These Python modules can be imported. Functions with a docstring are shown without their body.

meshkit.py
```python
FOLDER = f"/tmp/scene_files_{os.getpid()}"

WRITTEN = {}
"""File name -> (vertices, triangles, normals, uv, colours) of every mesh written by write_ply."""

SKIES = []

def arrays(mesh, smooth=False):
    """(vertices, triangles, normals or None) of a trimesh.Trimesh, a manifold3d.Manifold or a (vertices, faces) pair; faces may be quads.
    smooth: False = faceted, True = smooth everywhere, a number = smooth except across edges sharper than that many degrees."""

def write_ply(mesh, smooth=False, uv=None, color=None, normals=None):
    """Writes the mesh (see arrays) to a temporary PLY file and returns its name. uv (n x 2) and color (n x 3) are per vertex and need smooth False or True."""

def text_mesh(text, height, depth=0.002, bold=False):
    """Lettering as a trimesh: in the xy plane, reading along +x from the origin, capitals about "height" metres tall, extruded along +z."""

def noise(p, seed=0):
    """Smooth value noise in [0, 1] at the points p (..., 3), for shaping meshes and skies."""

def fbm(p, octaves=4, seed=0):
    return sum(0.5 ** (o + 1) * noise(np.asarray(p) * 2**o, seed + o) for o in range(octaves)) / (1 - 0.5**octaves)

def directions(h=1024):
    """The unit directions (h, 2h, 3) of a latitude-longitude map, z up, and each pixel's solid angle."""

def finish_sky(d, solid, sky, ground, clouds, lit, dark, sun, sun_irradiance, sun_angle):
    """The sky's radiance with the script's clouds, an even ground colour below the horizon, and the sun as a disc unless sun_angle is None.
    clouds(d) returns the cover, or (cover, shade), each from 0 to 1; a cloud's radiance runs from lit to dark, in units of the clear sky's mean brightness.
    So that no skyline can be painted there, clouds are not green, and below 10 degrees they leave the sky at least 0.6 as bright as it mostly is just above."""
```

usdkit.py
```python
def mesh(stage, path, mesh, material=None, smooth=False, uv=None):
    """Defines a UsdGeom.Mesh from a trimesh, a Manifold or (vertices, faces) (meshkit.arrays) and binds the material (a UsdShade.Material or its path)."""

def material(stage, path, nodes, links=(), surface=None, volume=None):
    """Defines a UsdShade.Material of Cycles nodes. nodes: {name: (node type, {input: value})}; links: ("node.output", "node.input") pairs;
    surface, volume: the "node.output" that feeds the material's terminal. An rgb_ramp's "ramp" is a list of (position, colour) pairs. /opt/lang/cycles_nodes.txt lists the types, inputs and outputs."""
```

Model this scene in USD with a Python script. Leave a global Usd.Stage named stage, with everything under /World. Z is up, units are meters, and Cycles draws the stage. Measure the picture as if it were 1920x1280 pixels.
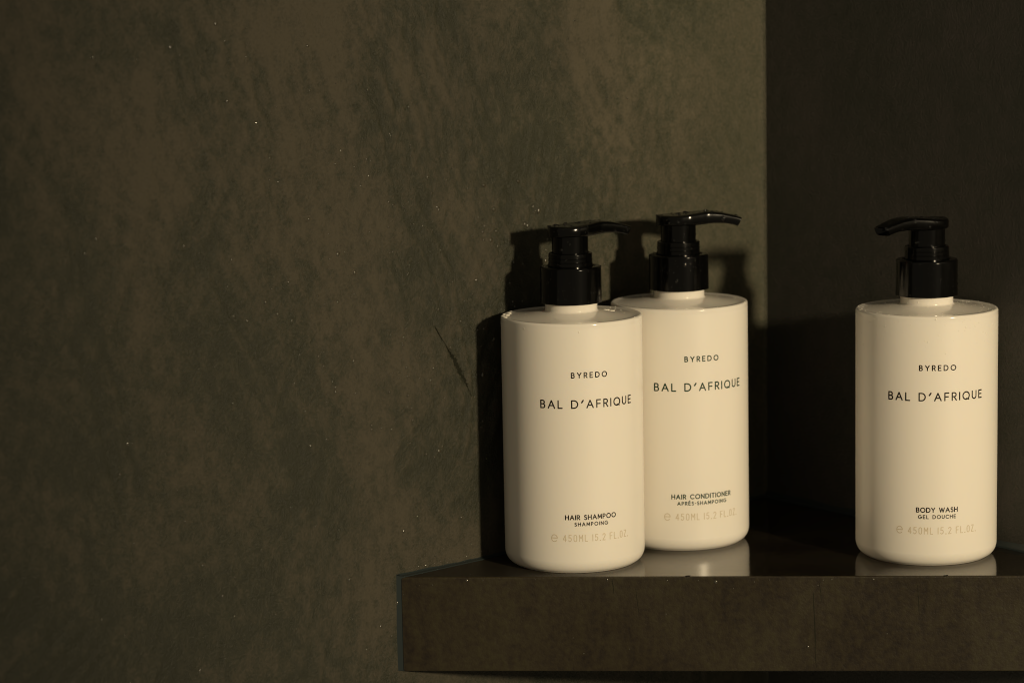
import math, random
import numpy as np, trimesh, usdkit, meshkit
from shapely.geometry import LineString, Polygon, Point, box as sbox
from shapely.ops import unary_union
from pxr import Usd, UsdGeom, UsdLux, UsdShade, Gf, Sdf

stage = Usd.Stage.CreateInMemory()
UsdGeom.SetStageUpAxis(stage, 'Z'); UsdGeom.SetStageMetersPerUnit(stage, 1.0)
UsdGeom.Xform.Define(stage, '/World'); UsdGeom.Scope.Define(stage, '/World/Looks')
rng = np.random.default_rng(7); random.seed(7)

# ---------------------------------------------------------------- camera
PITCH, ROLL, CAM_H = 0.145056, 0.019342, 0.308416
fwd = np.array([0, math.cos(PITCH), -math.sin(PITCH)]); rt = np.array([1., 0, 0]); upv = np.cross(rt, fwd)
cr, sr = math.cos(ROLL), math.sin(ROLL)
RT, UP = cr*rt - sr*upv, cr*upv + sr*rt
cam = UsdGeom.Camera.Define(stage, '/World/camera')
M = Gf.Matrix4d(*[float(x) for x in (*RT, 0, *UP, 0, *(-fwd), 0, 0, 0, CAM_H, 1)])
cam.AddTransformOp().Set(M)
cam.CreateHorizontalApertureAttr(36.0); cam.CreateVerticalApertureAttr(36.0*682/1024)
cam.CreateFocalLengthAttr(36.0*4936.34/1920)
cam.CreateFStopAttr(8.0); cam.CreateFocusDistanceAttr(1.315)
cam.CreateClippingRangeAttr(Gf.Vec2f(0.05, 50)); cam.CreateExposureAttr(0.0)

# ---------------------------------------------------------------- light: one small warm lamp at the right, low, and the dim room
LAMP_AZ, LAMP_EL, LAMP_D = math.radians(33.8), math.radians(11.3), 2.6
AIM = np.array([0.13, 1.38, 0.13])
LDIR = np.array([math.cos(LAMP_EL)*math.sin(LAMP_AZ), -math.cos(LAMP_EL)*math.cos(LAMP_AZ), math.sin(LAMP_EL)])
LPOS = AIM + LAMP_D*LDIR
lamp = UsdLux.SphereLight.Define(stage, '/World/spot_lamp')
lamp.CreateRadiusAttr(0.075); lamp.CreateIntensityAttr(75.0); lamp.CreateNormalizeAttr(True)
lamp.CreateColorAttr(Gf.Vec3f(1.0, 0.82, 0.535))
z = LDIR; x = np.cross([0, 0, 1], z); x /= np.linalg.norm(x); y = np.cross(z, x)
lamp.AddTransformOp().Set(Gf.Matrix4d(*[float(q) for q in (*x, 0, *y, 0, *z, 0, *LPOS, 1)]))
sh = UsdLux.ShapingAPI.Apply(lamp.GetPrim()); sh.CreateShapingConeAngleAttr(13.0); sh.CreateShapingConeSoftnessAttr(1.0)
room = UsdLux.DomeLight.Define(stage, '/World/room_light')
room.CreateColorAttr(Gf.Vec3f(1.0, 0.86, 0.62)); room.CreateIntensityAttr(0.048)

# ---------------------------------------------------------------- helpers
COUNT = {}
def numbered(parent, name):
    k = COUNT.get((parent, name), 0); COUNT[(parent, name)] = k+1
    return f'{parent}/{name}' if k == 0 else f'{parent}/{name}_{k:03d}'
def tag(prim, label=None, category=None, group=None, kind=None):
    for k, v in (('label', label), ('category', category), ('group', group), ('kind', kind)):
        if v: prim.SetCustomDataByKey(k, v)
def thing(name, loc, label, category, group=None):
    p = numbered('/World', name); xf = UsdGeom.Xform.Define(stage, p)
    xf.AddTranslateOp().Set(Gf.Vec3d(*map(float, loc))); tag(xf.GetPrim(), label, category, group); return p
def obj(name, mesh, mat, parent='/World', smooth=35):
    p = numbered(parent, name); usdkit.mesh(stage, p, mesh, mat, smooth=smooth); return p
def mat(name, nodes, links, surface='p.BSDF'):
    return usdkit.material(stage, '/World/Looks/'+name, nodes, links, surface=surface)

# ---------------------------------------------------------------- materials
def plaster(name, c_dark, c_mid, c_light, rough, spec, sx=1.0, streak=0.5, bump=0.25, mid=(.40,.50,.62), grain_amp=.3):
    """hand-trowelled micro-cement: clouded tone, trowel streaks, fine grain"""
    return mat(name, {
        'tc': ('texture_coordinate', {}),
        'warp': ('noise_texture', {'scale': 9.0, 'detail': 3.0}),
        'wadd': ('vector_math', {'math_type': 'multiply_add', 'vector2': (.05, .05, .05)}),
        'mps': ('mapping', {'scale': (150.0*sx, 150.0*sx, 16.0), 'rotation': (0, 0.0, 0)}),
        'cloud': ('noise_texture', {'scale': 13.0, 'detail': 6.0, 'roughness': 0.6}),
        'streak': ('noise_texture', {'scale': 1.0, 'detail': 3.0, 'roughness': 0.55}),
        'grain': ('noise_texture', {'scale': 900.0, 'detail': 3.0, 'roughness': 0.65}),
        'speck': ('noise_texture', {'scale': 330.0, 'detail': 3.0, 'roughness': 0.6}),
        'm1': ('mix_float', {'fac': streak*0.55}),
        'm2': ('mix_float', {'fac': grain_amp}),
        'ramp': ('rgb_ramp', {'ramp': [(mid[0], c_dark), (mid[1], c_mid), (mid[2], c_light)]}),
        'rr': ('map_range', {'from_min': .3, 'from_max': .7, 'to_min': rough-.08, 'to_max': rough+.1}),
        'hmix': ('math', {'math_type': 'multiply_add', 'value2': 0.6}),
        'b': ('bump', {'strength': bump, 'distance': 0.0006}),
        'p': ('principled_bsdf', {'specular_ior_level': spec, 'diffuse_roughness': 0.6})},
        [('tc.object', 'warp.vector'), ('warp.color', 'wadd.vector1'), ('tc.object', 'wadd.vector3'),
         ('wadd.vector', 'mps.vector'), ('wadd.vector', 'cloud.vector'), ('mps.vector', 'streak.vector'),
         ('tc.object', 'grain.vector'), ('tc.object', 'speck.vector'),
         ('cloud.fac', 'm1.a'), ('streak.fac', 'm1.b'), ('m1.result', 'm2.a'), ('speck.fac', 'm2.b'),
         ('m2.result', 'ramp.fac'), ('ramp.color', 'p.base_color'), ('cloud.fac', 'rr.value'), ('rr.result', 'p.roughness'),
         ('grain.fac', 'hmix.value1'), ('speck.fac', 'hmix.value3'), ('hmix.value', 'b.height'), ('b.normal', 'p.normal')])
def wall_plaster(name, gain, dry=None, blue=1.0, speck=2.0):
    """the trowelled wall: its mottling (primvar tone, 0 green to 1 brown) lies on the mesh; grain and fine relief are procedural"""
    nodes = {
        'tc': ('texture_coordinate', {}), 'tone': ('attribute', {'attribute': 'tone'}),
        'grain': ('noise_texture', {'scale': 1500.0, 'detail': 3.0, 'roughness': 0.7}),
        'speck': ('noise_texture', {'scale': 640.0, 'detail': 4.0, 'roughness': 0.75}),
        'g2': ('math', {'math_type': 'multiply_add', 'value2': speck, 'value3': -.5*speck}), 'sum': ('math', {'math_type': 'add'}),
        'ramp': ('rgb_ramp', {'ramp': [(.10, tuple(gain*c*q for q, c in zip((1, 1, blue), (.0245, .0255, .0148)))), (.36, tuple(gain*c*q for q, c in zip((1, 1, blue), (.0345, .0345, .0205)))), (.56, tuple(gain*c*q for q, c in zip((1, 1, blue), (.0455, .0412, .0262)))), (1.0, tuple(gain*c*q for q, c in zip((1, 1, blue), (.066, .0570, .0380))))]}),
        'rr': ('map_range', {'from_min': .2, 'from_max': .8, 'to_min': .42, 'to_max': .6}),
        'hmix': ('math', {'math_type': 'multiply_add', 'value2': 0.5}),
        'b': ('bump', {'strength': .9, 'distance': 0.0008}),
        'p': ('principled_bsdf', {'specular_ior_level': .35, 'diffuse_roughness': 0.6})}
    links = [('tc.object', 'grain.vector'), ('tc.object', 'speck.vector'), ('speck.fac', 'g2.value1'), ('tone.fac', 'sum.value1'), ('g2.value', 'sum.value2'), ('sum.value', 'ramp.fac'),
             ('tone.fac', 'rr.value'), ('rr.result', 'p.roughness'), ('grain.fac', 'hmix.value1'), ('speck.fac', 'hmix.value3'), ('hmix.value', 'b.height'), ('b.normal', 'p.normal')]
    colour = 'ramp.color'
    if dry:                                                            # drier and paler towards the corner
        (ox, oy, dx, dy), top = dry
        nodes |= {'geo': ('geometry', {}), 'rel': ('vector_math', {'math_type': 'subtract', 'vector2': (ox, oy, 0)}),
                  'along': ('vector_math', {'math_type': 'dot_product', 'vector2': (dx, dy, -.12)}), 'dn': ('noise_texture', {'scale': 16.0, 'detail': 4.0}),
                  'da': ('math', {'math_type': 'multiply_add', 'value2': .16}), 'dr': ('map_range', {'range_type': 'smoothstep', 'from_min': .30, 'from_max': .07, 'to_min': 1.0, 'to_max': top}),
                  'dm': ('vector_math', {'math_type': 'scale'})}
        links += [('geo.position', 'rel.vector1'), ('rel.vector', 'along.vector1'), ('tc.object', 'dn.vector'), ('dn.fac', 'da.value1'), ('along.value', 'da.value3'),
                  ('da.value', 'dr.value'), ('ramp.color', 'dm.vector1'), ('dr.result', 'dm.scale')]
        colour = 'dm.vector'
    return mat(name, nodes, links + [(colour, 'p.base_color')])
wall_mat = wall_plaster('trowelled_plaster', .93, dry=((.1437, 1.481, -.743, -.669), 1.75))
dark_wall_mat = wall_plaster('trowelled_plaster_side', 1.28, blue=1.35, speck=.8)
shelf_mat = plaster('shelf_plaster', (.0130, .0088, .0052), (.0245, .0180, .0082), (.0340, .0285, .0115), .42, .35, streak=.8, bump=.3, mid=(.37, .49, .62), grain_amp=.40)
def simple(name, col, rough, spec=.5, **k):
    return mat(name, {'p': ('principled_bsdf', dict(base_color=col, roughness=rough, specular_ior_level=spec, **k))}, [])
wet_mat = mat('wet_shelf_top', {
    'tc': ('texture_coordinate', {}), 'n': ('noise_texture', {'scale': 30.0, 'detail': 4.0}),
    'n2': ('noise_texture', {'scale': 70.0, 'detail': 2.0}),
    'r': ('rgb_ramp', {'ramp': [(.35, (.009, .007, .005)), (.65, (.018, .015, .010))]}),
    'geo': ('geometry', {}), 'xyz': ('separate_xyz', {}), 'wx': ('math', {'math_type': 'multiply_add', 'value2': .05}),
    'rr': ('map_range', {'range_type': 'smoothstep', 'from_min': .025, 'from_max': .062, 'to_min': .5, 'to_max': .095}),
    'b': ('bump', {'strength': .12, 'distance': .0006}),
    'p': ('principled_bsdf', {'ior': 1.6, 'specular_ior_level': .5, 'specular_tint': (1, .93, .78)})},
    [('tc.object', 'n.vector'), ('tc.object', 'n2.vector'), ('n.fac', 'r.fac'), ('r.color', 'p.base_color'), ('geo.position', 'xyz.vector'), ('n.fac', 'wx.value1'), ('xyz.x', 'wx.value3'), ('wx.value', 'rr.value'),
     ('rr.result', 'p.roughness'), ('n2.fac', 'b.height'), ('b.normal', 'p.normal')])
bottle_mat = mat('cream_bottle_plastic', {
    'tc': ('texture_coordinate', {}), 'n': ('noise_texture', {'scale': 420.0, 'detail': 2.0}),
    'n2': ('noise_texture', {'scale': 45.0, 'detail': 3.0}),
    'xyz': ('separate_xyz', {}), 'rr': ('map_range', {'range_type': 'smoothstep', 'from_min': .1235, 'from_max': .127, 'to_min': .30, 'to_max': .10}),
    'b': ('bump', {'strength': .05, 'distance': .0004}),
    'p': ('principled_bsdf', {'base_color': (.80, .755, .68), 'ior': 1.48, 'subsurface_weight': .12, 'subsurface_radius': (1.0, .75, .45), 'subsurface_scale': .003, 'diffuse_roughness': .1})},
    [('tc.object', 'n.vector'), ('tc.object', 'n2.vector'), ('tc.object', 'xyz.vector'), ('xyz.z', 'rr.value'), ('rr.result', 'p.roughness'), ('n.fac', 'b.height'), ('b.normal', 'p.normal')])
cap_mat = mat('black_glossy_plastic', {
    'tc': ('texture_coordinate', {}), 'n': ('noise_texture', {'scale': 260.0, 'detail': 3.0}),
    'b': ('bump', {'strength': .04, 'distance': .0005}),
    'p': ('principled_bsdf', {'base_color': (.0012, .0012, .001), 'roughness': .14, 'ior': 1.42, 'specular_ior_level': .4})},
    [('tc.object', 'n.vector'), ('n.fac', 'b.height'), ('b.normal', 'p.normal')])
ink_mat = simple('black_ink', (.018, .014, .011), .45, .3)
ink_green_mat = simple('dark_green_ink', (.009, .036, .018), .45, .3)
ghost_mat = simple('pale_tan_ink', (.57, .49, .36), .4, .3)
sealant_mat = simple('teal_silicone', (.022, .030, .031), .35, .4)
water_wall_mat = simple('water_on_plaster', (.045, .039, .024), .12, 1.0, ior=1.7)
water_cap_mat = simple('water_on_black', (.002, .002, .002), .12, .7, ior=1.5)
water_cream_mat = simple('water_on_cream', (.80, .755, .665), .10, .7)
dirt_mat = simple('dark_filler', (.014, .0145, .009), .8, .1)

# ---------------------------------------------------------------- the two walls
CORNER = np.array([.1437, 1.481, 0.])
A, AL = math.radians(38), math.radians(42)
WL = np.array([-math.cos(AL), -math.sin(AL), 0.]); NL = np.array([math.sin(AL), -math.cos(AL), 0.])     # along the left wall from the corner; its normal
WR = np.array([math.sin(A), -math.cos(A), 0.]); NR = np.array([-math.cos(A), -math.sin(A), 0.])
ZB, ZT = -.16, .44

def seg_dist(U, V, pts):
    d = np.full(U.shape, 9.); s = np.zeros(U.shape); n = len(pts)-1
    for i in range(n):
        a, b = np.array(pts[i]), np.array(pts[i+1]); ab = b-a
        t = np.clip(((U-a[0])*ab[0]+(V-a[1])*ab[1])/(ab@ab), 0, 1)
        q = np.hypot(U-a[0]-t*ab[0], V-a[1]-t*ab[1]); m = q < d
        d = np.where(m, q, d); s = np.where(m, (i+t)/n, s)
    return d, s
GOUGE = [(.2457, .1245), (.2413, .1180), (.2368, .1117), (.2327, .1052), (.2286, .0987), (.2255, .0933), (.2221, .0860)]
def trowel_sweeps(seed, n, umax):
    """the plasterer's strokes: position, direction from the vertical, bend, half length, half width, tone"""
    r = np.random.default_rng(seed); out = []
    for k in range(n):
        u, v = r.uniform(-.02, umax), r.uniform(-.16, .42)
        lean = math.radians(r.normal(12, 20)) if not (u > .30 and v < .06) else math.radians(r.normal(-38, 12))
        out.append((u, v, lean, r.normal(0, 3.6), r.uniform(.045, .12), r.uniform(.016, .056), r.normal(.0, .15), r.uniform(.3, 1)))
    return out
def relief(U, V, seed=3, n=58, umax=.58, marks=True):
    """height of the trowelled surface (metres) at distance U from the corner and height V, the gouge and the tone"""
    P = np.stack([U, V, 0*U], -1)
    w1, w2 = (meshkit.fbm(P*13, 4, 5)-.5)*.035, (meshkit.fbm(P*13, 4, 6)-.5)*.035
    cloud = meshkit.fbm(np.stack([(U+w1)*24, (V+w2)*18, 0*U], -1), 6, 61)
    h = (meshkit.fbm(P*np.array([30, 18, 1]), 5, 31)-.5)*.0008
    tone = .40+(cloud-.5)*1.2*np.clip(.35+U*4, 0, 1)+.10*np.clip(1-U/.16, 0, 1)
    for k, (u, v, lean, bend, hl, hw, dt, st) in enumerate(trowel_sweeps(seed, n, umax)):
        du, dv = U-u+w1*.5, V-v+w2*.5
        a = dv*math.cos(lean)+du*math.sin(lean); b = -dv*math.sin(lean)+du*math.cos(lean) + bend*a*a
        near = (np.abs(a) < hl*1.4) & (np.abs(b) < hw*1.5)
        if not near.any(): continue
        m = np.zeros(U.shape); an, bn = a[near], b[near]
        stroke = meshkit.fbm(np.stack([bn*260, an*9+k*7.3, 0*an], -1), 3, 70+k)-.5
        e1 = np.clip((hw-bn)/.0035, 0, 1); e2 = np.clip((bn+hw)/.022, 0, 1); e3 = np.clip((hl-np.abs(an)+stroke*.02)/.02, 0, 1)
        m = e1*e2*e3; m = m*m*(3-2*m)
        tone[near] += m*(dt*.75+stroke*.62*st)
        h[near] += m*(stroke*.00085*st+dt*.0007) + np.exp(-((bn-hw)/.0011)**2)*e3*.00012*st
    h += (meshkit.fbm(P*420, 3, 41)-.5)*.00022*(.3+.7*np.clip((meshkit.fbm(P*12, 2, 51)-.35)*4, 0, 1))
    tone += (meshkit.fbm(P*np.array([250, 190, 1]), 4, 43)-.5)*.95
    if marks: tone = .45+(tone-.45)*np.clip(.25+U*6, .3, 1)
    else: tone = .42+(tone-.42)*.35
    g = np.zeros(U.shape)
    if marks:
        r = np.hypot((U-.318)/1.0, (V-.280)/.95)                      # lower rim of one round trowel sweep
        ring = np.clip((.056-r)/.0015, 0, 1)*np.clip((.275-V)/.03, 0, 1)*np.clip((U-.275)/.025, 0, 1)
        h -= ring*.00035; tone -= ring*.13
        for pu_, pv_, pr_ in ((.3751, .0101, .0030), (.3843, -.0209, .0034), (.3825, -.014, .0022), (.3251, .0697, .0010), (.2318, .0523, .0006), (.3700, .004, .0016), (.36, .19, .0016)):
            q = np.hypot((U-pu_)*1.4, V-pv_)+(meshkit.noise(P*500)-.5)*.0022
            pit = np.clip((pr_-q)/.001, 0, 1); tone -= pit*.4; h -= pit*.0003
        d, s = seg_dist(U, V, GOUGE)
        d = d + (meshkit.noise(P*900)-.5)*.0012
        w = .0002+.0019*np.sin(np.clip((s-.2)/.8, 0, 1)*math.pi)**1.3
        g = np.clip((w*.9-d)/.0004+.5, 0, 1)
        h -= np.clip((w-d)/.0006+.5, 0, 1)*.0006
    return h, g, np.clip(tone, .0, 1)

def wall_mesh(W, N, length, step, flip, thick=.05, amp=1.0, seed=0, marks=True):
    uu = np.concatenate([np.linspace(0, .003, 8), np.linspace(.003, length, int(length/step)+1)[1:]]); nu, nv = len(uu), int((ZT-ZB)/step)+1
    U, V = np.meshgrid(uu, np.linspace(ZB, ZT, nv), indexing='ij')
    h, g, tone = relief(U, V) if marks else relief(U+seed, V, 8, 30, .5, False)
    h = h*amp*np.clip(U/.012, 0, 1)
    if marks: h += np.where(U < .0028, .0028-np.sqrt(np.maximum(.0028**2-(.0028-U)**2, 0)), 0)*.9      # the plaster is rounded into the corner
    P = CORNER + U[..., None]*W + V[..., None]*np.array([0, 0, 1.]) + h[..., None]*N
    back = CORNER + np.array([[0, ZB], [0, ZT], [length, ZT], [length, ZB]])[:, :1]*W + np.array([[0, ZB], [0, ZT], [length, ZT], [length, ZB]])[:, 1:]*np.array([0, 0, 1.]) - thick*N
    i = np.arange(nu*nv).reshape(nu, nv)
    q = np.stack([i[:-1, :-1], i[1:, :-1], i[1:, 1:], i[:-1, 1:]], -1).reshape(-1, 4)
    F = np.vstack([q[:, [0, 1, 2]], q[:, [0, 2, 3]]])
    n0 = nu*nv; k = [i[0, 0], i[0, -1], i[-1, -1], i[-1, 0]]; b = [n0, n0+1, n0+2, n0+3]
    extra = []
    edges = [list(i[0, :]), list(i[:, -1]), list(i[-1, ::-1]), list(i[::-1, 0])]
    for e, (b0, b1) in zip(edges, ((0, 1), (1, 2), (2, 3), (3, 0))):
        for a0, a1 in zip(e[:-1], e[1:]): extra.append([a0, a1, b[b1]])
        extra.append([e[0], b[b1], b[b0]])
    extra += [[b[0], b[1], b[2]], [b[0], b[2], b[3]]]
    Vv = np.vstack([P.reshape(-1, 3), back]); F = np.vstack([F, extra])
    if flip: F = F[:, ::-1]
    return (Vv, F), np.concatenate([tone.reshape(-1), [.5]*4])
def on_left(u, v, lift=0.): return CORNER + u*WL + np.array([0, 0, v]) + lift*NL

wl, gl = wall_mesh(WL, NL, .60, .00095, False)
tn = np.cross(wl[0][wl[1][0, 1]]-wl[0][wl[1][0, 0]], wl[0][wl[1][0, 2]]-wl[0][wl[1][0, 0]])
if tn @ NL < 0: wl = (wl[0], wl[1][:, ::-1])
left_wall = obj('wall_left', wl, wall_mat, smooth=True)
def set_tone(path, values):
    UsdGeom.PrimvarsAPI(stage.GetPrimAtPath(path)).CreatePrimvar('tone', Sdf.ValueTypeNames.FloatArray, 'vertex').Set(np.asarray(values, np.float32).tolist())
set_tone(left_wall, gl)
tag(stage.GetPrimAtPath(left_wall), 'trowelled olive brown plaster wall lit by the lamp, left of the corner', 'wall', kind='structure')
wr, gr = wall_mesh(WR, NR, .50, .0018, True, amp=.35, seed=3.0, marks=False)
tn = np.cross(wr[0][wr[1][0, 1]]-wr[0][wr[1][0, 0]], wr[0][wr[1][0, 2]]-wr[0][wr[1][0, 0]])
if tn @ NR < 0: wr = (wr[0], wr[1][:, ::-1])
right_wall = obj('wall_right', wr, dark_wall_mat, smooth=True)
set_tone(right_wall, gr)
tag(stage.GetPrimAtPath(right_wall), 'dark plaster wall in shade, right of the corner behind the body wash bottle', 'wall', kind='structure')

# dark filler lying in the slanting gouge of the left wall
gp = []
pts = np.array(GOUGE)
dense = np.array([pts[0]+(0, 0)] + [pts[i]+(pts[i+1]-pts[i])*t for i in range(len(pts)-1) for t in np.linspace(0, 1, 14)[1:]])
for i, p in enumerate(dense):
    s = i/(len(dense)-1)
    w = .00015+.00115*math.sin(max(0, (s-.2)/.8)*math.pi)**1.3
    for _ in range(4):
        a_, q_ = rng.uniform(0, 6.28), w*rng.uniform(.2, 1.15)
        gp.append(Point(p[0]+q_*math.cos(a_), p[1]+q_*math.sin(a_)).buffer(w*rng.uniform(.12, .55), 4))
gpoly = unary_union(gp+[LineString(dense).buffer(.00016)]).simplify(.00004)
gs = []
for g in getattr(gpoly, 'geoms', [gpoly]):
    m = trimesh.creation.extrude_polygon(g.segmentize(.0006), .0004, engine='earcut')
    v = m.vertices; h = relief(v[:, 0], v[:, 1])[0]
    v3 = CORNER + v[:, :1]*WL + v[:, 1:2]*np.array([0, 0, 1.]) + (h+.00016*(v[:, 2] > .0002)-.0003*(v[:, 2] <= .0002))[:, None]*NL
    gs.append(trimesh.Trimesh(v3, m.faces[:, ::-1], process=False))
gk = obj('gouge_filler', trimesh.util.concatenate(gs), dirt_mat, left_wall, smooth=False)

# ---------------------------------------------------------------- corner shelf
T = .0487
F0, F1 = np.array([-.0587, 1.2965]), np.array([.2515, 1.2742])
fd = (F1-F0)/np.linalg.norm(F1-F0)
def meet(P, d, Q, e):
    s = np.linalg.solve(np.array([d, -e]).T, Q-P); return P+s[0]*d
GAPL, GAPR = .0022, .0036
cl = CORNER[:2]+GAPL*NL[:2]; crr = CORNER[:2]+GAPR*NR[:2]
p_corner = meet(cl, WL[:2], crr, WR[:2]); p_left = meet(cl, WL[:2], F0, fd); p_right = meet(crr, WR[:2], F0, fd)
shelf = thing('corner_shelf', (0, 0, 0), 'thick dark brown triangular plaster shelf across the corner, wet on top', 'shelf')
poly = Polygon([p_left, p_right, p_corner])
E = .0009
def ring(off, zz): return [(x, y, zz) for x, y in list(poly.buffer(-off, join_style=2).exterior.coords)[:-1]]
levels = [(E, -T), (E*.3, -T+E*.3), (0, -T+E), (0, -E), (E*.3, -E*.3), (E, 0)]
V = []; Fc = []
for off, zz in levels: V += ring(off, zz)
for l in range(len(levels)-1):
    for k in range(3):
        a, b = l*3+k, l*3+(k+1) % 3; Fc += [[a, b, b+3], [a, b+3, a+3]]
Fc += [[2, 1, 0]]
m = trimesh.Trimesh(V, Fc, process=False); m.fix_normals()
obj('slab', m, shelf_mat, shelf, smooth=30)
top = trimesh.Trimesh(ring(E, .0001)+ring(E, -.0002), [[0, 1, 2], [5, 4, 3]]+[[a, b+3, b] for a, b in ((0, 1), (1, 2), (2, 0))]+[[a, a+3, b+3] for a, b in ((0, 1), (1, 2), (2, 0))], process=False); top.fix_normals()
obj('wet_top', top, wet_mat, shelf, smooth=False)
# silicone bead between shelf and walls: concave strip swept down the walls
def bead(W, N, GAP, u_end_front, rise):
    q = np.array([*fd, 0.]); shear = float(q@W)/float(q@N)      # its front end is cut off in line with the shelf's front face
    u0, u1 = .0, u_end_front
    prof = [(GAP+.0006, .0004), (GAP*.55, .0006), (GAP*.25, rise*.5), (-.0004, rise)]
    n = 60; V = []
    for i in range(n+1):
        u = u0+(u1-u0)*i/n
        wv = 1+.22*(meshkit.noise(np.array([u*90, rise*900, 0.]))-.5)*2
        def at(o, zz):
            uo = u + (o-GAP)*shear*(i/n); return CORNER+uo*W+o*N+np.array([0, 0, zz])
        for o, zz in prof: V.append(at(o, zz*(wv if zz > .001 else 1)))
        V.append(at(-.0004, -T+.0003)); V.append(at(GAP+.0006, -T+.0003))
    k = 6; Fb = []
    for i in range(n):
        for j in range(k):
            a, b = i*k+j, i*k+(j+1) % k; Fb += [[a, b, b+k], [a, b+k, a+k]]
    for e in (0, n*k):
        for j in range(1, k-1): Fb.append([e, e+j, e+j+1])
    m = trimesh.Trimesh(V, Fb, process=False); m.fix_normals(); return m
uL = float((p_left-CORNER[:2]) @ WL[:2])-.0005; uR = float((p_right-CORNER[:2]) @ WR[:2])-.0005
obj('sealant_bead', bead(WL, NL, GAPL, uL, .0017), sealant_mat, shelf, smooth=30)
obj('sealant_bead', bead(WR, NR, GAPR, uR, .0038), sealant_mat, shelf, smooth=30)

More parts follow.
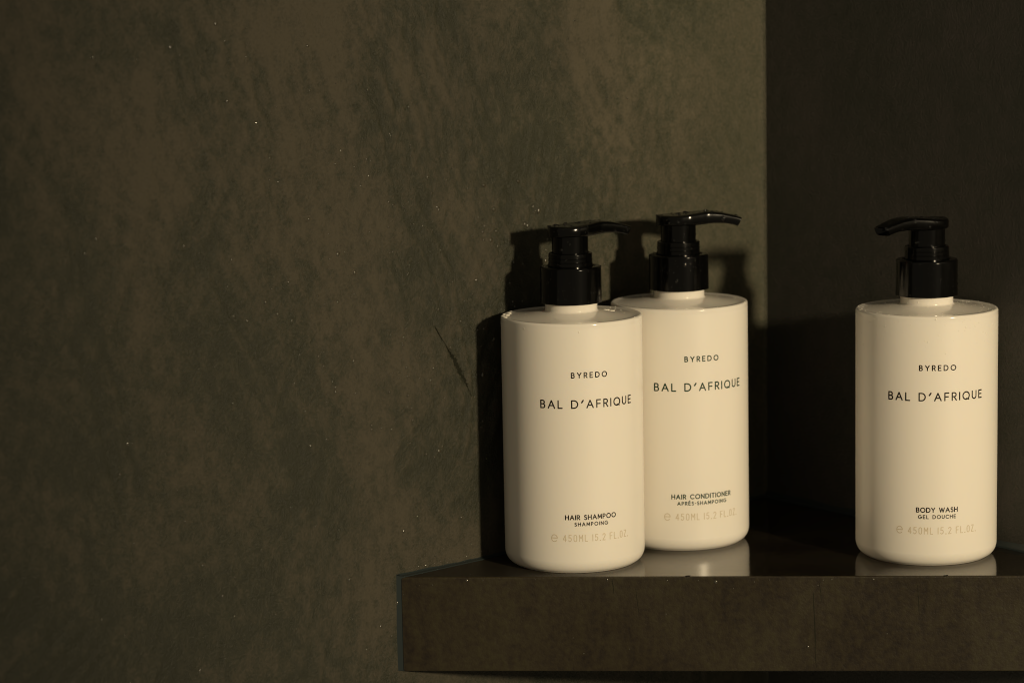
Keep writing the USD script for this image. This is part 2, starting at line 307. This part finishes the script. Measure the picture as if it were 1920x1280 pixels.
# ---------------------------------------------------------------- lettering: drawn with round-ended strokes
def arc(cx, cy, rx, ry, a0, a1, n=18):
    t = np.radians(np.linspace(a0, a1, n)); return [(cx+rx*math.cos(q), cy+ry*math.sin(q)) for q in t]
G = {
 'A': (.86, [[(0, 0), (.43, 1), (.86, 0)], [(.16, .34), (.70, .34)]]),
 'B': (.58, [[(.30, 0), (0, 0), (0, 1), (.28, 1)]+arc(.28, .765, .235, .235, 90, -90)+[(0, .53)], [(.28, .53)]+arc(.30, .265, .27, .265, 90, -90)+[(0, 0)]]),
 'C': (.84, [arc(.5, .5, .5, .5, 48, 312, 28)]),
 'D': (.80, [[(0, 0), (0, 1), (.30, 1)]+arc(.30, .5, .5, .5, 90, -90, 22)+[(0, 0)]]),
 'E': (.52, [[(.52, 1), (0, 1), (0, 0), (.52, 0)], [(0, .52), (.46, .52)]]),
 'F': (.52, [[(.52, 1), (0, 1), (0, 0)], [(0, .49), (.47, .49)]]),
 'G': (.96, [arc(.5, .5, .5, .5, 52, 345, 30)+[(.98, .45), (.58, .45)]]),
 'H': (.70, [[(0, 0), (0, 1)], [(.70, 0), (.70, 1)], [(0, .52), (.70, .52)]]),
 'I': (.0, [[(0, 0), (0, 1)]]),
 'L': (.50, [[(0, 1), (0, 0), (.52, 0)]]),
 'M': (.86, [[(0, 0), (.06, 1), (.43, .22), (.80, 1), (.86, 0)]]),
 'N': (.72, [[(0, 0), (0, 1), (.72, 0), (.72, 1)]]),
 'O': (1.0, [arc(.5, .5, .5, .5, 0, 360, 36)]),
 'P': (.54, [[(0, 0), (0, 1), (.27, 1)]+arc(.27, .73, .27, .27, 90, -90)+[(0, .46)]]),
 'Q': (1.0, [arc(.5, .5, .5, .5, 0, 360, 36), [(.56, .10), (.92, .0)]]),
 'R': (.56, [[(0, 0), (0, 1), (.28, 1)]+arc(.28, .735, .265, .265, 90, -90)+[(0, .47)], [(.26, .47), (.58, 0)]]),
 'S': (.52, [arc(.26, .75, .23, .25, 35, 215, 14)+arc(.26, .25, .26, .27, 62, -150, 18)]),
 'T': (.66, [[(0, 1), (.66, 1)], [(.33, 1), (.33, 0)]]),
 'U': (.66, [[(0, 1), (0, .33)]+arc(.33, .33, .33, .33, 180, 360)+[(.66, 1)]]),
 'W': (1.15, [[(0, 1), (.30, 0), (.575, .95), (.85, 0), (1.15, 1)]]),
 'Y': (.72, [[(0, 1), (.36, .46), (.72, 1)], [(.36, .46), (.36, 0)]]),
 "'": (.24, [[(.24, 1.02), (.04, .72)]]),
 '-': (.20, [[(0, .48), (.22, .48)]]),
 '.': (.0, [[(0, .0), (0, .02)]]),
}
G['É'] = (G['E'][0], G['E'][1]+[[(.16, 1.20), (.36, 1.36)]])
# narrow figures and capitals of the volume line
Nn = {
 '4': (.46, [[(.34, 0), (.34, 1), (0, .28), (.48, .28)]]),
 '5': (.42, [[(.40, 1), (.06, 1), (.03, .56)]+arc(.19, .33, .22, .29, 120, -60, 16)+arc(.16, .26, .17, .26, -70, -160, 8)]),
 '0': (.42, [[(0, .3), (0, .7)]+arc(.21, .74, .21, .26, 180, 0, 14)+[(.42, .3)]+arc(.21, .26, .21, .26, 0, -180, 14)]),
 '1': (.0, [[(0, 0), (0, 1)]]),
 '2': (.42, [arc(.21, .75, .20, .25, 170, -25, 14)+[(0, 0), (.43, 0)]]),
 'M': (.52, [[(0, 0), (0, 1), (.26, .42), (.52, 1), (.52, 0)]]),
 'L': (.34, [[(0, 1), (0, 0), (.35, 0)]]),
 'F': (.36, [[(.37, 1), (0, 1), (0, 0)], [(0, .52), (.32, .52)]]),
 'O': (.42, [[(0, .3), (0, .7)]+arc(.21, .74, .21, .26, 180, 0, 14)+[(.42, .3)]+arc(.21, .26, .21, .26, 0, -180, 14)]),
 'Z': (.40, [[(0, 1), (.40, 1), (0, 0), (.41, 0)]]),
 '.': (.02, [[(0, 0), (.02, .0)]]),
 'e': (1.02, [arc(.5, .5, .46, .54, 2, 318, 34), [(.06, .52), (.95, .52)]]),
}
R0 = .036
def lettering(text, height, width, z0, deg, stroke, glyphs=G, space=.42):
    """capitals 'height' tall and 'width' of arc wide round the bottle, baseline at z0, centred deg to the right of the front"""
    height = height/(1+stroke)
    w = [space if c == ' ' else glyphs[c][0] for c in text]
    gaps = len(text)-1
    adv = (width/height-sum(w)-stroke)/gaps
    polys = []; x = stroke/2
    for c, cw in zip(text, w):
        if c != ' ':
            for s in glyphs[c][1]:
                st = stroke*{"'": 1.15, ".": 1.6}.get(c, stroke and 1.0)
                polys.append(LineString([(x+px, py) for px, py in s]).buffer(st/2, 6))
        x += cw+adv
    shape = unary_union(polys).simplify(.008)
    out = []
    for g in getattr(shape, 'geoms', [shape]):
        g = Polygon([(px*height, py*height) for px, py in g.exterior.coords], [[(px*height, py*height) for px, py in r.coords] for r in g.interiors])
        m = trimesh.creation.extrude_polygon(g.segmentize(.0007), .00010, engine='earcut')
        v = m.vertices; a = (v[:, 0]-width/2)/R0+math.radians(deg); r = R0-.00004+v[:, 2]
        m = trimesh.Trimesh(np.stack([r*np.sin(a), -r*np.cos(a), z0+stroke*height/2+v[:, 1]], 1), m.faces, process=False)
        out.append(m)
    return trimesh.util.concatenate(out)

# ---------------------------------------------------------------- bottles
def lathe(prof, n=128):
    prof = np.array(prof)*.001; a = np.linspace(0, 2*np.pi, n, endpoint=False); k = len(prof)
    V = np.stack([prof[None, :, 0]*np.sin(a)[:, None], -prof[None, :, 0]*np.cos(a)[:, None], np.broadcast_to(prof[None, :, 1], (n, k))], -1).reshape(-1, 3)
    F = []
    for i in range(n):
        j = (i+1) % n
        for q in range(k-1): F += [[i*k+q, j*k+q, j*k+q+1], [i*k+q, j*k+q+1, i*k+q+1]]
    m = trimesh.Trimesh(V, F); m.merge_vertices(); m.update_faces(m.nondegenerate_faces()); m.fix_normals(); return m
def fil(cx, cz, r, a0, a1, n=6, rz=None):
    rz = r if rz is None else rz
    return [(cx+r*math.cos(t), cz+rz*math.sin(t)) for t in np.radians(np.linspace(a0, a1, n))]
H = 127.5
body_prof = [(0, 1.0), (29, .9), (30.5, 0), (31.6, 0), (32.1, .3)] + fil(31.0, 7.0, 5.0, -72, 0, 10, 6.6) + [(36.0, 40), (36.0, 90)] + fil(34.8, H-1.2, 1.2, 0, 84, 7) + \
            [(33.6, H-.12), (32.4, H-.28), (30.5, H-.2), (26, H+.3), (20, H+1.2), (16.6, H+1.8)] + fil(14.6, H+3.1, 1.2, 270, 180, 6) + [(13.4, H+6), (13.4, H+8.5), (0, H+8.5)]
CB = 134.0
cap_prof = [(0, CB+.6), (14.4, CB+.6), (14.6, CB), (15.75, CB), (15.85, CB+.5), (15.7, CB+1.0)] + [(15.6, 151.4)] + fil(14.6, 151.4, 1.0, 10, 90, 5) + [(12.6, 152.45), (12.4, 152.1), (11.6, 152.0), (11.6, 150), (0, 150)]
collar_prof = [(0, 151), (11.3, 151), (11.3, 153.0), (11.28, 154.3), (11.1, 154.45), (11.1, 154.75), (11.24, 154.9), (11.2, 156.3), (11.02, 156.45), (11.02, 156.75), (11.16, 156.9), (11.1, 158.6)] + fil(10.5, 158.6, .55, 10, 90, 4) + [(9.75, 159.15), (9.6, 158.4), (0, 158.4)]
stem_prof = [(0, 157), (9.2, 157), (9.25, 168.6), (0, 168.6)]

def head_mesh():
    """actuator with a drooping spout along +x: lofted rounded sections"""
    xs = np.concatenate([-11.7*np.cos(np.linspace(0, math.pi/2, 12)), np.linspace(1.5, 32, 26)])
    V = []; n = 28
    for x in xs:
        if x < 0: w = 10.4*math.sqrt(max(1-(x/11.7)**2, .0009))
        else: w = np.interp(x, [0, 5, 10, 15, 22, 32], [10.4, 9.9, 8.2, 6.6, 5.7, 4.8])
        t = np.interp(x, [-11.7, -4, 3, 8, 13, 17, 22, 27, 30, 32], [173.0, 173.2, 173.7, 174.2, 174.6, 174.5, 173.9, 172.6, 171.6, 170.8])
        b = np.interp(x, [-11.7, 0, 9, 13, 18, 24, 29, 32], [167.4, 167.3, 167.4, 167.8, 168.2, 168.0, 167.2, 166.4])
        lean = np.interp(x, [25, 32], [0, 2.2])
        cz, hz = (t+b)/2, (t-b)/2
        dish = .35*np.clip((x+9)/6, 0, 1)*np.clip((16-x)/8, 0, 1)
        for k in range(n):
            th = 2*math.pi*k/n; c, s = math.cos(th), math.sin(th)
            py = w*np.sign(c)*abs(c)**.42; pz = cz+hz*np.sign(s)*abs(s)**.42
            if s > .5: pz -= dish*(1-(py/max(w, .1))**2)
            V.append((x+lean*(pz-cz)/max(hz, .1)*.5, py, pz))
    k = len(xs); F = []
    for i in range(k-1):
        for j in range(n):
            a, b = i*n+j, i*n+(j+1) % n; F += [[a, b, b+n], [a, b+n, a+n]]
    V = list(V); V += [tuple(np.mean(V[:n], 0)), tuple(np.mean(V[(k-1)*n:k*n], 0)+np.array([-7., 0, .8]))]
    for j in range(n):
        F += [[k*n, (j+1) % n, j], [k*n+1, (k-1)*n+j, (k-1)*n+(j+1) % n]]
    m = trimesh.Trimesh(np.array(V)*.001, F); m.fix_normals(); return m
HEAD = head_mesh()
BODY, CAP, COLLAR, STEM = lathe(body_prof, 160), lathe(cap_prof, 96), lathe(collar_prof, 72), lathe(stem_prof, 64)

drop0 = trimesh.creation.icosphere(2); drop0.vertices[:, 2] *= 1.0
dv, df = drop0.vertices.copy(), drop0.faces.copy()
keep = (dv[df][:, :, 2].max(1) > -.3); df = df[keep]
def drops(points, normals, radii, flat=.55):
    Vs, Fs = [], []; o = 0
    for p, n, r in zip(points, normals, radii):
        n = n/np.linalg.norm(n); t = np.cross(n, [0.31, .2, .93]); t /= np.linalg.norm(t); b = np.cross(n, t)
        sx, sy = 1+.25*rng.normal(), 1+.25*rng.normal()
        v = dv.copy()
        lx, ly, lz = v[:, 0]*r*np.clip(sx, .7, 1.5), v[:, 1]*r*np.clip(sy, .7, 1.6), v[:, 2]*r*flat
        Vs.append(p + lx[:, None]*t + ly[:, None]*b + lz[:, None]*n); Fs.append(df+o); o += len(v)
    return trimesh.Trimesh(np.vstack(Vs), np.vstack(Fs), process=False)
def scatter(mesh, n, rmed, rmax, fr=-1, seed=0, want=None):
    """n droplets over the mesh's outside facing the camera side"""
    r = np.random.default_rng(seed)
    p, fi = trimesh.sample.sample_surface(mesh, n*6, seed=seed)
    nn = mesh.face_normals[fi]
    ok = (nn[:, 1] < .25)
    if want is not None: ok &= want(p, nn)
    p, nn = p[ok][:n], nn[ok][:n]
    rad = np.clip(rmed*np.exp(r.normal(0, .45, len(p))), rmed*.4, rmax)
    return drops(p, nn, rad)

def rotz(m, deg):
    m = m.copy(); m.apply_transform(trimesh.transformations.rotation_matrix(math.radians(deg), [0, 0, 1])); return m

def soap_bottle(loc, yaw, nozzle, label, lines, ink, seed, mist):
    t = thing('pump_bottle', (loc[0], loc[1], .0001), label, 'bottle', 'cream pump bottles on the corner shelf')
    body = obj('bottle_body', BODY, bottle_mat, t, smooth=40)
    obj('lettering', lettering('BYREDO', .00300, .0188, .1001, yaw, .215), ink, body, smooth=False)
    obj('lettering', lettering("BAL D'AFRIQUE", .00440, .0510, .0848, yaw, .175, space=.30), ink, body, smooth=False)
    (a, aw), (b, bw) = lines
    obj('lettering', lettering(a, .00268, aw, .0282, yaw, .225, space=.36), ink, body, smooth=False)
    obj('lettering', lettering(b, .00206, bw, .0250, yaw, .225, space=.36), ink, body, smooth=False)
    obj('lettering', lettering('e 450ML 15.2 FL.OZ.', .00365, .0425, .0171, yaw+.6, .115, glyphs=Nn, space=.06), ghost_mat, body, smooth=False)
    cap = obj('pump_cap', CAP, cap_mat, t, smooth=30)
    obj('pump_collar', COLLAR, cap_mat, cap, smooth=30)
    obj('pump_stem', STEM, cap_mat, cap, smooth=30)
    hd = rotz(HEAD, nozzle)
    obj('pump_head', hd, cap_mat, cap, smooth=50)
    parts = [scatter(CAP, 130, .00022, .0008, seed=seed, want=lambda p, n: (p[:, 2] > .1345) & (n[:, 2] > -.2) & (np.hypot(p[:, 0], p[:, 1]) > .012)),
             scatter(COLLAR, 34, .00022, .0007, seed=seed+1, want=lambda p, n: (p[:, 2] > .1525) & (n[:, 2] > -.2)),
             scatter(STEM, 14, .00028, .0008, seed=seed+2, want=lambda p, n: (p[:, 2] > .1595) & (p[:, 2] < .1675)),
             scatter(hd, 60, .0004, .0014, seed=seed+3, want=lambda p, n: n[:, 2] > -.25),
             scatter(BODY, mist, .00016, .00036, seed=seed+4, want=lambda p, n: (p[:, 2] > .107+.014*rng.random(len(p))) & (p[:, 2] < .134))]
    dp = obj('water_droplets', trimesh.util.concatenate(parts[:4]), water_cap_mat, cap, smooth=True)
    tag(stage.GetPrimAtPath(dp), kind='stuff')
    dp = obj('water_droplets', trimesh.util.concatenate(parts[4:]), water_cream_mat, body, smooth=True)
    tag(stage.GetPrimAtPath(dp), kind='stuff')
    return t
SHOULDER_WATER = ((34.6, -98, .0011), (34.9, -88, .0009), (34.4, -80, .0012), (33.4, -108, .0013), (32.6, -94, .0010), (34.8, -118, .0008), (17.5, 100, .0014), (19.2, 101, .0013), (20.6, 99, .0010), (22.0, 100, .0008))
B1, B2, B3 = (.030447, 1.329804), (.088362, 1.375339), (.211821, 1.331021)
t1 = soap_bottle(B1, 12.6, 26, 'cream bottle of hair shampoo with black pump, nearest the left wall and the shelf front', (('HAIR SHAMPOO', .0270), ('SHAMPOING', .0176)), ink_mat, 100, 60)
t2 = soap_bottle(B2, 15.2, 4, 'cream bottle of hair conditioner with black pump, standing farthest back, behind the shampoo', (('HAIR CONDITIONER', .0337), ('APRÉS-SHAMPOING', .0276)), ink_green_mat, 200, 60)
t3 = soap_bottle(B3, .1, 217, 'cream bottle of body wash standing apart at the right, black pump spout pointing left', (('BODY WASH', .0213), ('GEL DOUCHE', .0193)), ink_mat, 300, 600)

sv = np.array([(q*.001*math.sin(math.radians(a)), -q*.001*math.cos(math.radians(a)), (127.45 if q > 30 else 129.2-(q-16)*.13)*.001) for q, a, _ in SHOULDER_WATER])
dp = obj('water_droplets', drops(sv, np.repeat(np.array([[0, 0, 1.]]), len(sv), 0), np.array([w for *_, w in SHOULDER_WATER]), .4), water_cream_mat, t1+'/bottle_body', smooth=True)
tag(stage.GetPrimAtPath(dp), kind='stuff')

# ---------------------------------------------------------------- water on the wall and the shelf edge
r = np.random.default_rng(5)
pu, pv, pr = [], [], []
while len(pu) < 620:
    u, v = r.uniform(.10, .46), r.uniform(-.06, .28)
    dens = math.exp(-((u-.245)/.075)**2-((v-.13)/.085)**2) + .10
    if dens*(.3+1.2*meshkit.noise(np.array([u*60, v*60, 0.]))) > r.random()*1.1:
        pu.append(u); pv.append(v); pr.append(min(.00036*math.exp(r.normal(0, .5)), .0011))
for u, v, q in ((.3749, .2802, .0010), (.3698, .2441, .0011), (.1729, .1774, .0011), (.1756, .1765, .0009), (.1825, .1712, .0010), (.1806, .1702, .0008), (.2693, .0229, .0010), (.2308, .0237, .0009), (.2117, .1695, .0008), (.2111, .1653, .0007)):
    pu.append(u); pv.append(v); pr.append(q)
for k in range(70):
    u = r.uniform(.205, .274); pu.append(u); pv.append(.0022+abs(r.normal(0, .0012))); pr.append(min(.00018*math.exp(r.normal(0, .4)), .0005))
pu, pv, pr = map(np.array, (pu, pv, pr)); hh = relief(pu, pv)[0]
pp = CORNER + pu[:, None]*WL + pv[:, None]*np.array([0, 0, 1.]) + hh[:, None]*NL
dp = obj('water_droplets', drops(pp, np.repeat(NL[None], len(pp), 0), pr, .6), water_wall_mat, left_wall, smooth=True)
tag(stage.GetPrimAtPath(dp), kind='stuff')
fe = r.uniform(0, .31, 34); ff = np.array([-fd[1]*-1, -fd[0], 0]); ff = np.array([fd[1], -fd[0], 0.])
fp = np.array([[*(p_left+fd*s), -.0012-abs(r.normal(0, .0012)) if i % 4 else r.uniform(-.045, -.005)] for i, s in enumerate(fe)])
dp = obj('water_droplets', drops(fp, np.repeat(ff[None], len(fp), 0), np.clip(.0003*np.exp(r.normal(0, .4, len(fp))), 0, .0008), .6), water_wall_mat, shelf, smooth=True)
tag(stage.GetPrimAtPath(dp), kind='stuff')

def front(s_, zz, lift): return np.array([*(p_left+fd*s_), zz]) + lift*ff
for sx, za, zb, w in ((.2065, -.0085, -.0468, .00020), (.2095, -.003, -.013, .00013), (.1060, -.0012, -.0085, .00016), (.1180, -.006, -.019, .0001), (.2580, -.004, -.020, .00012)):
    n = 22; V = []; F = []
    for i in range(n+1):
        t = i/n; zz = za+(zb-za)*t; x = sx+.0012*t+.0005*(meshkit.noise(np.array([sx*999, t*5, 0.]))-.5); ww = .95*w*(.25+math.sin(math.pi*min(1, t*.9+.08)))*(.7+.6*r.random())
        V += [front(x-ww, zz, .00006), front(x+ww, zz, .00006), front(x+ww, zz, -.0002), front(x-ww, zz, -.0002)]
        if i: a = 4*i-4; F += [[a, a+1, a+5], [a, a+5, a+4], [a+1, a+2, a+6], [a+1, a+6, a+5], [a+3, a, a+4], [a+3, a+4, a+7]]
    obj('hairline_crack', trimesh.Trimesh(V, F, process=False), dirt_mat, shelf, smooth=False)
tp = []
for x, back in ((.2, .0012), (.144, .0018), (.272, .0014)):
    tp.append([*(p_left+fd*x-back*ff[:2]), .0001])
dp = obj('water_droplets', drops(np.array(tp), np.repeat(np.array([[0, 0, 1.]]), len(tp), 0), r.uniform(.0004, .0012, len(tp)), .35), water_cap_mat, shelf, smooth=True)
tag(stage.GetPrimAtPath(dp), kind='stuff')
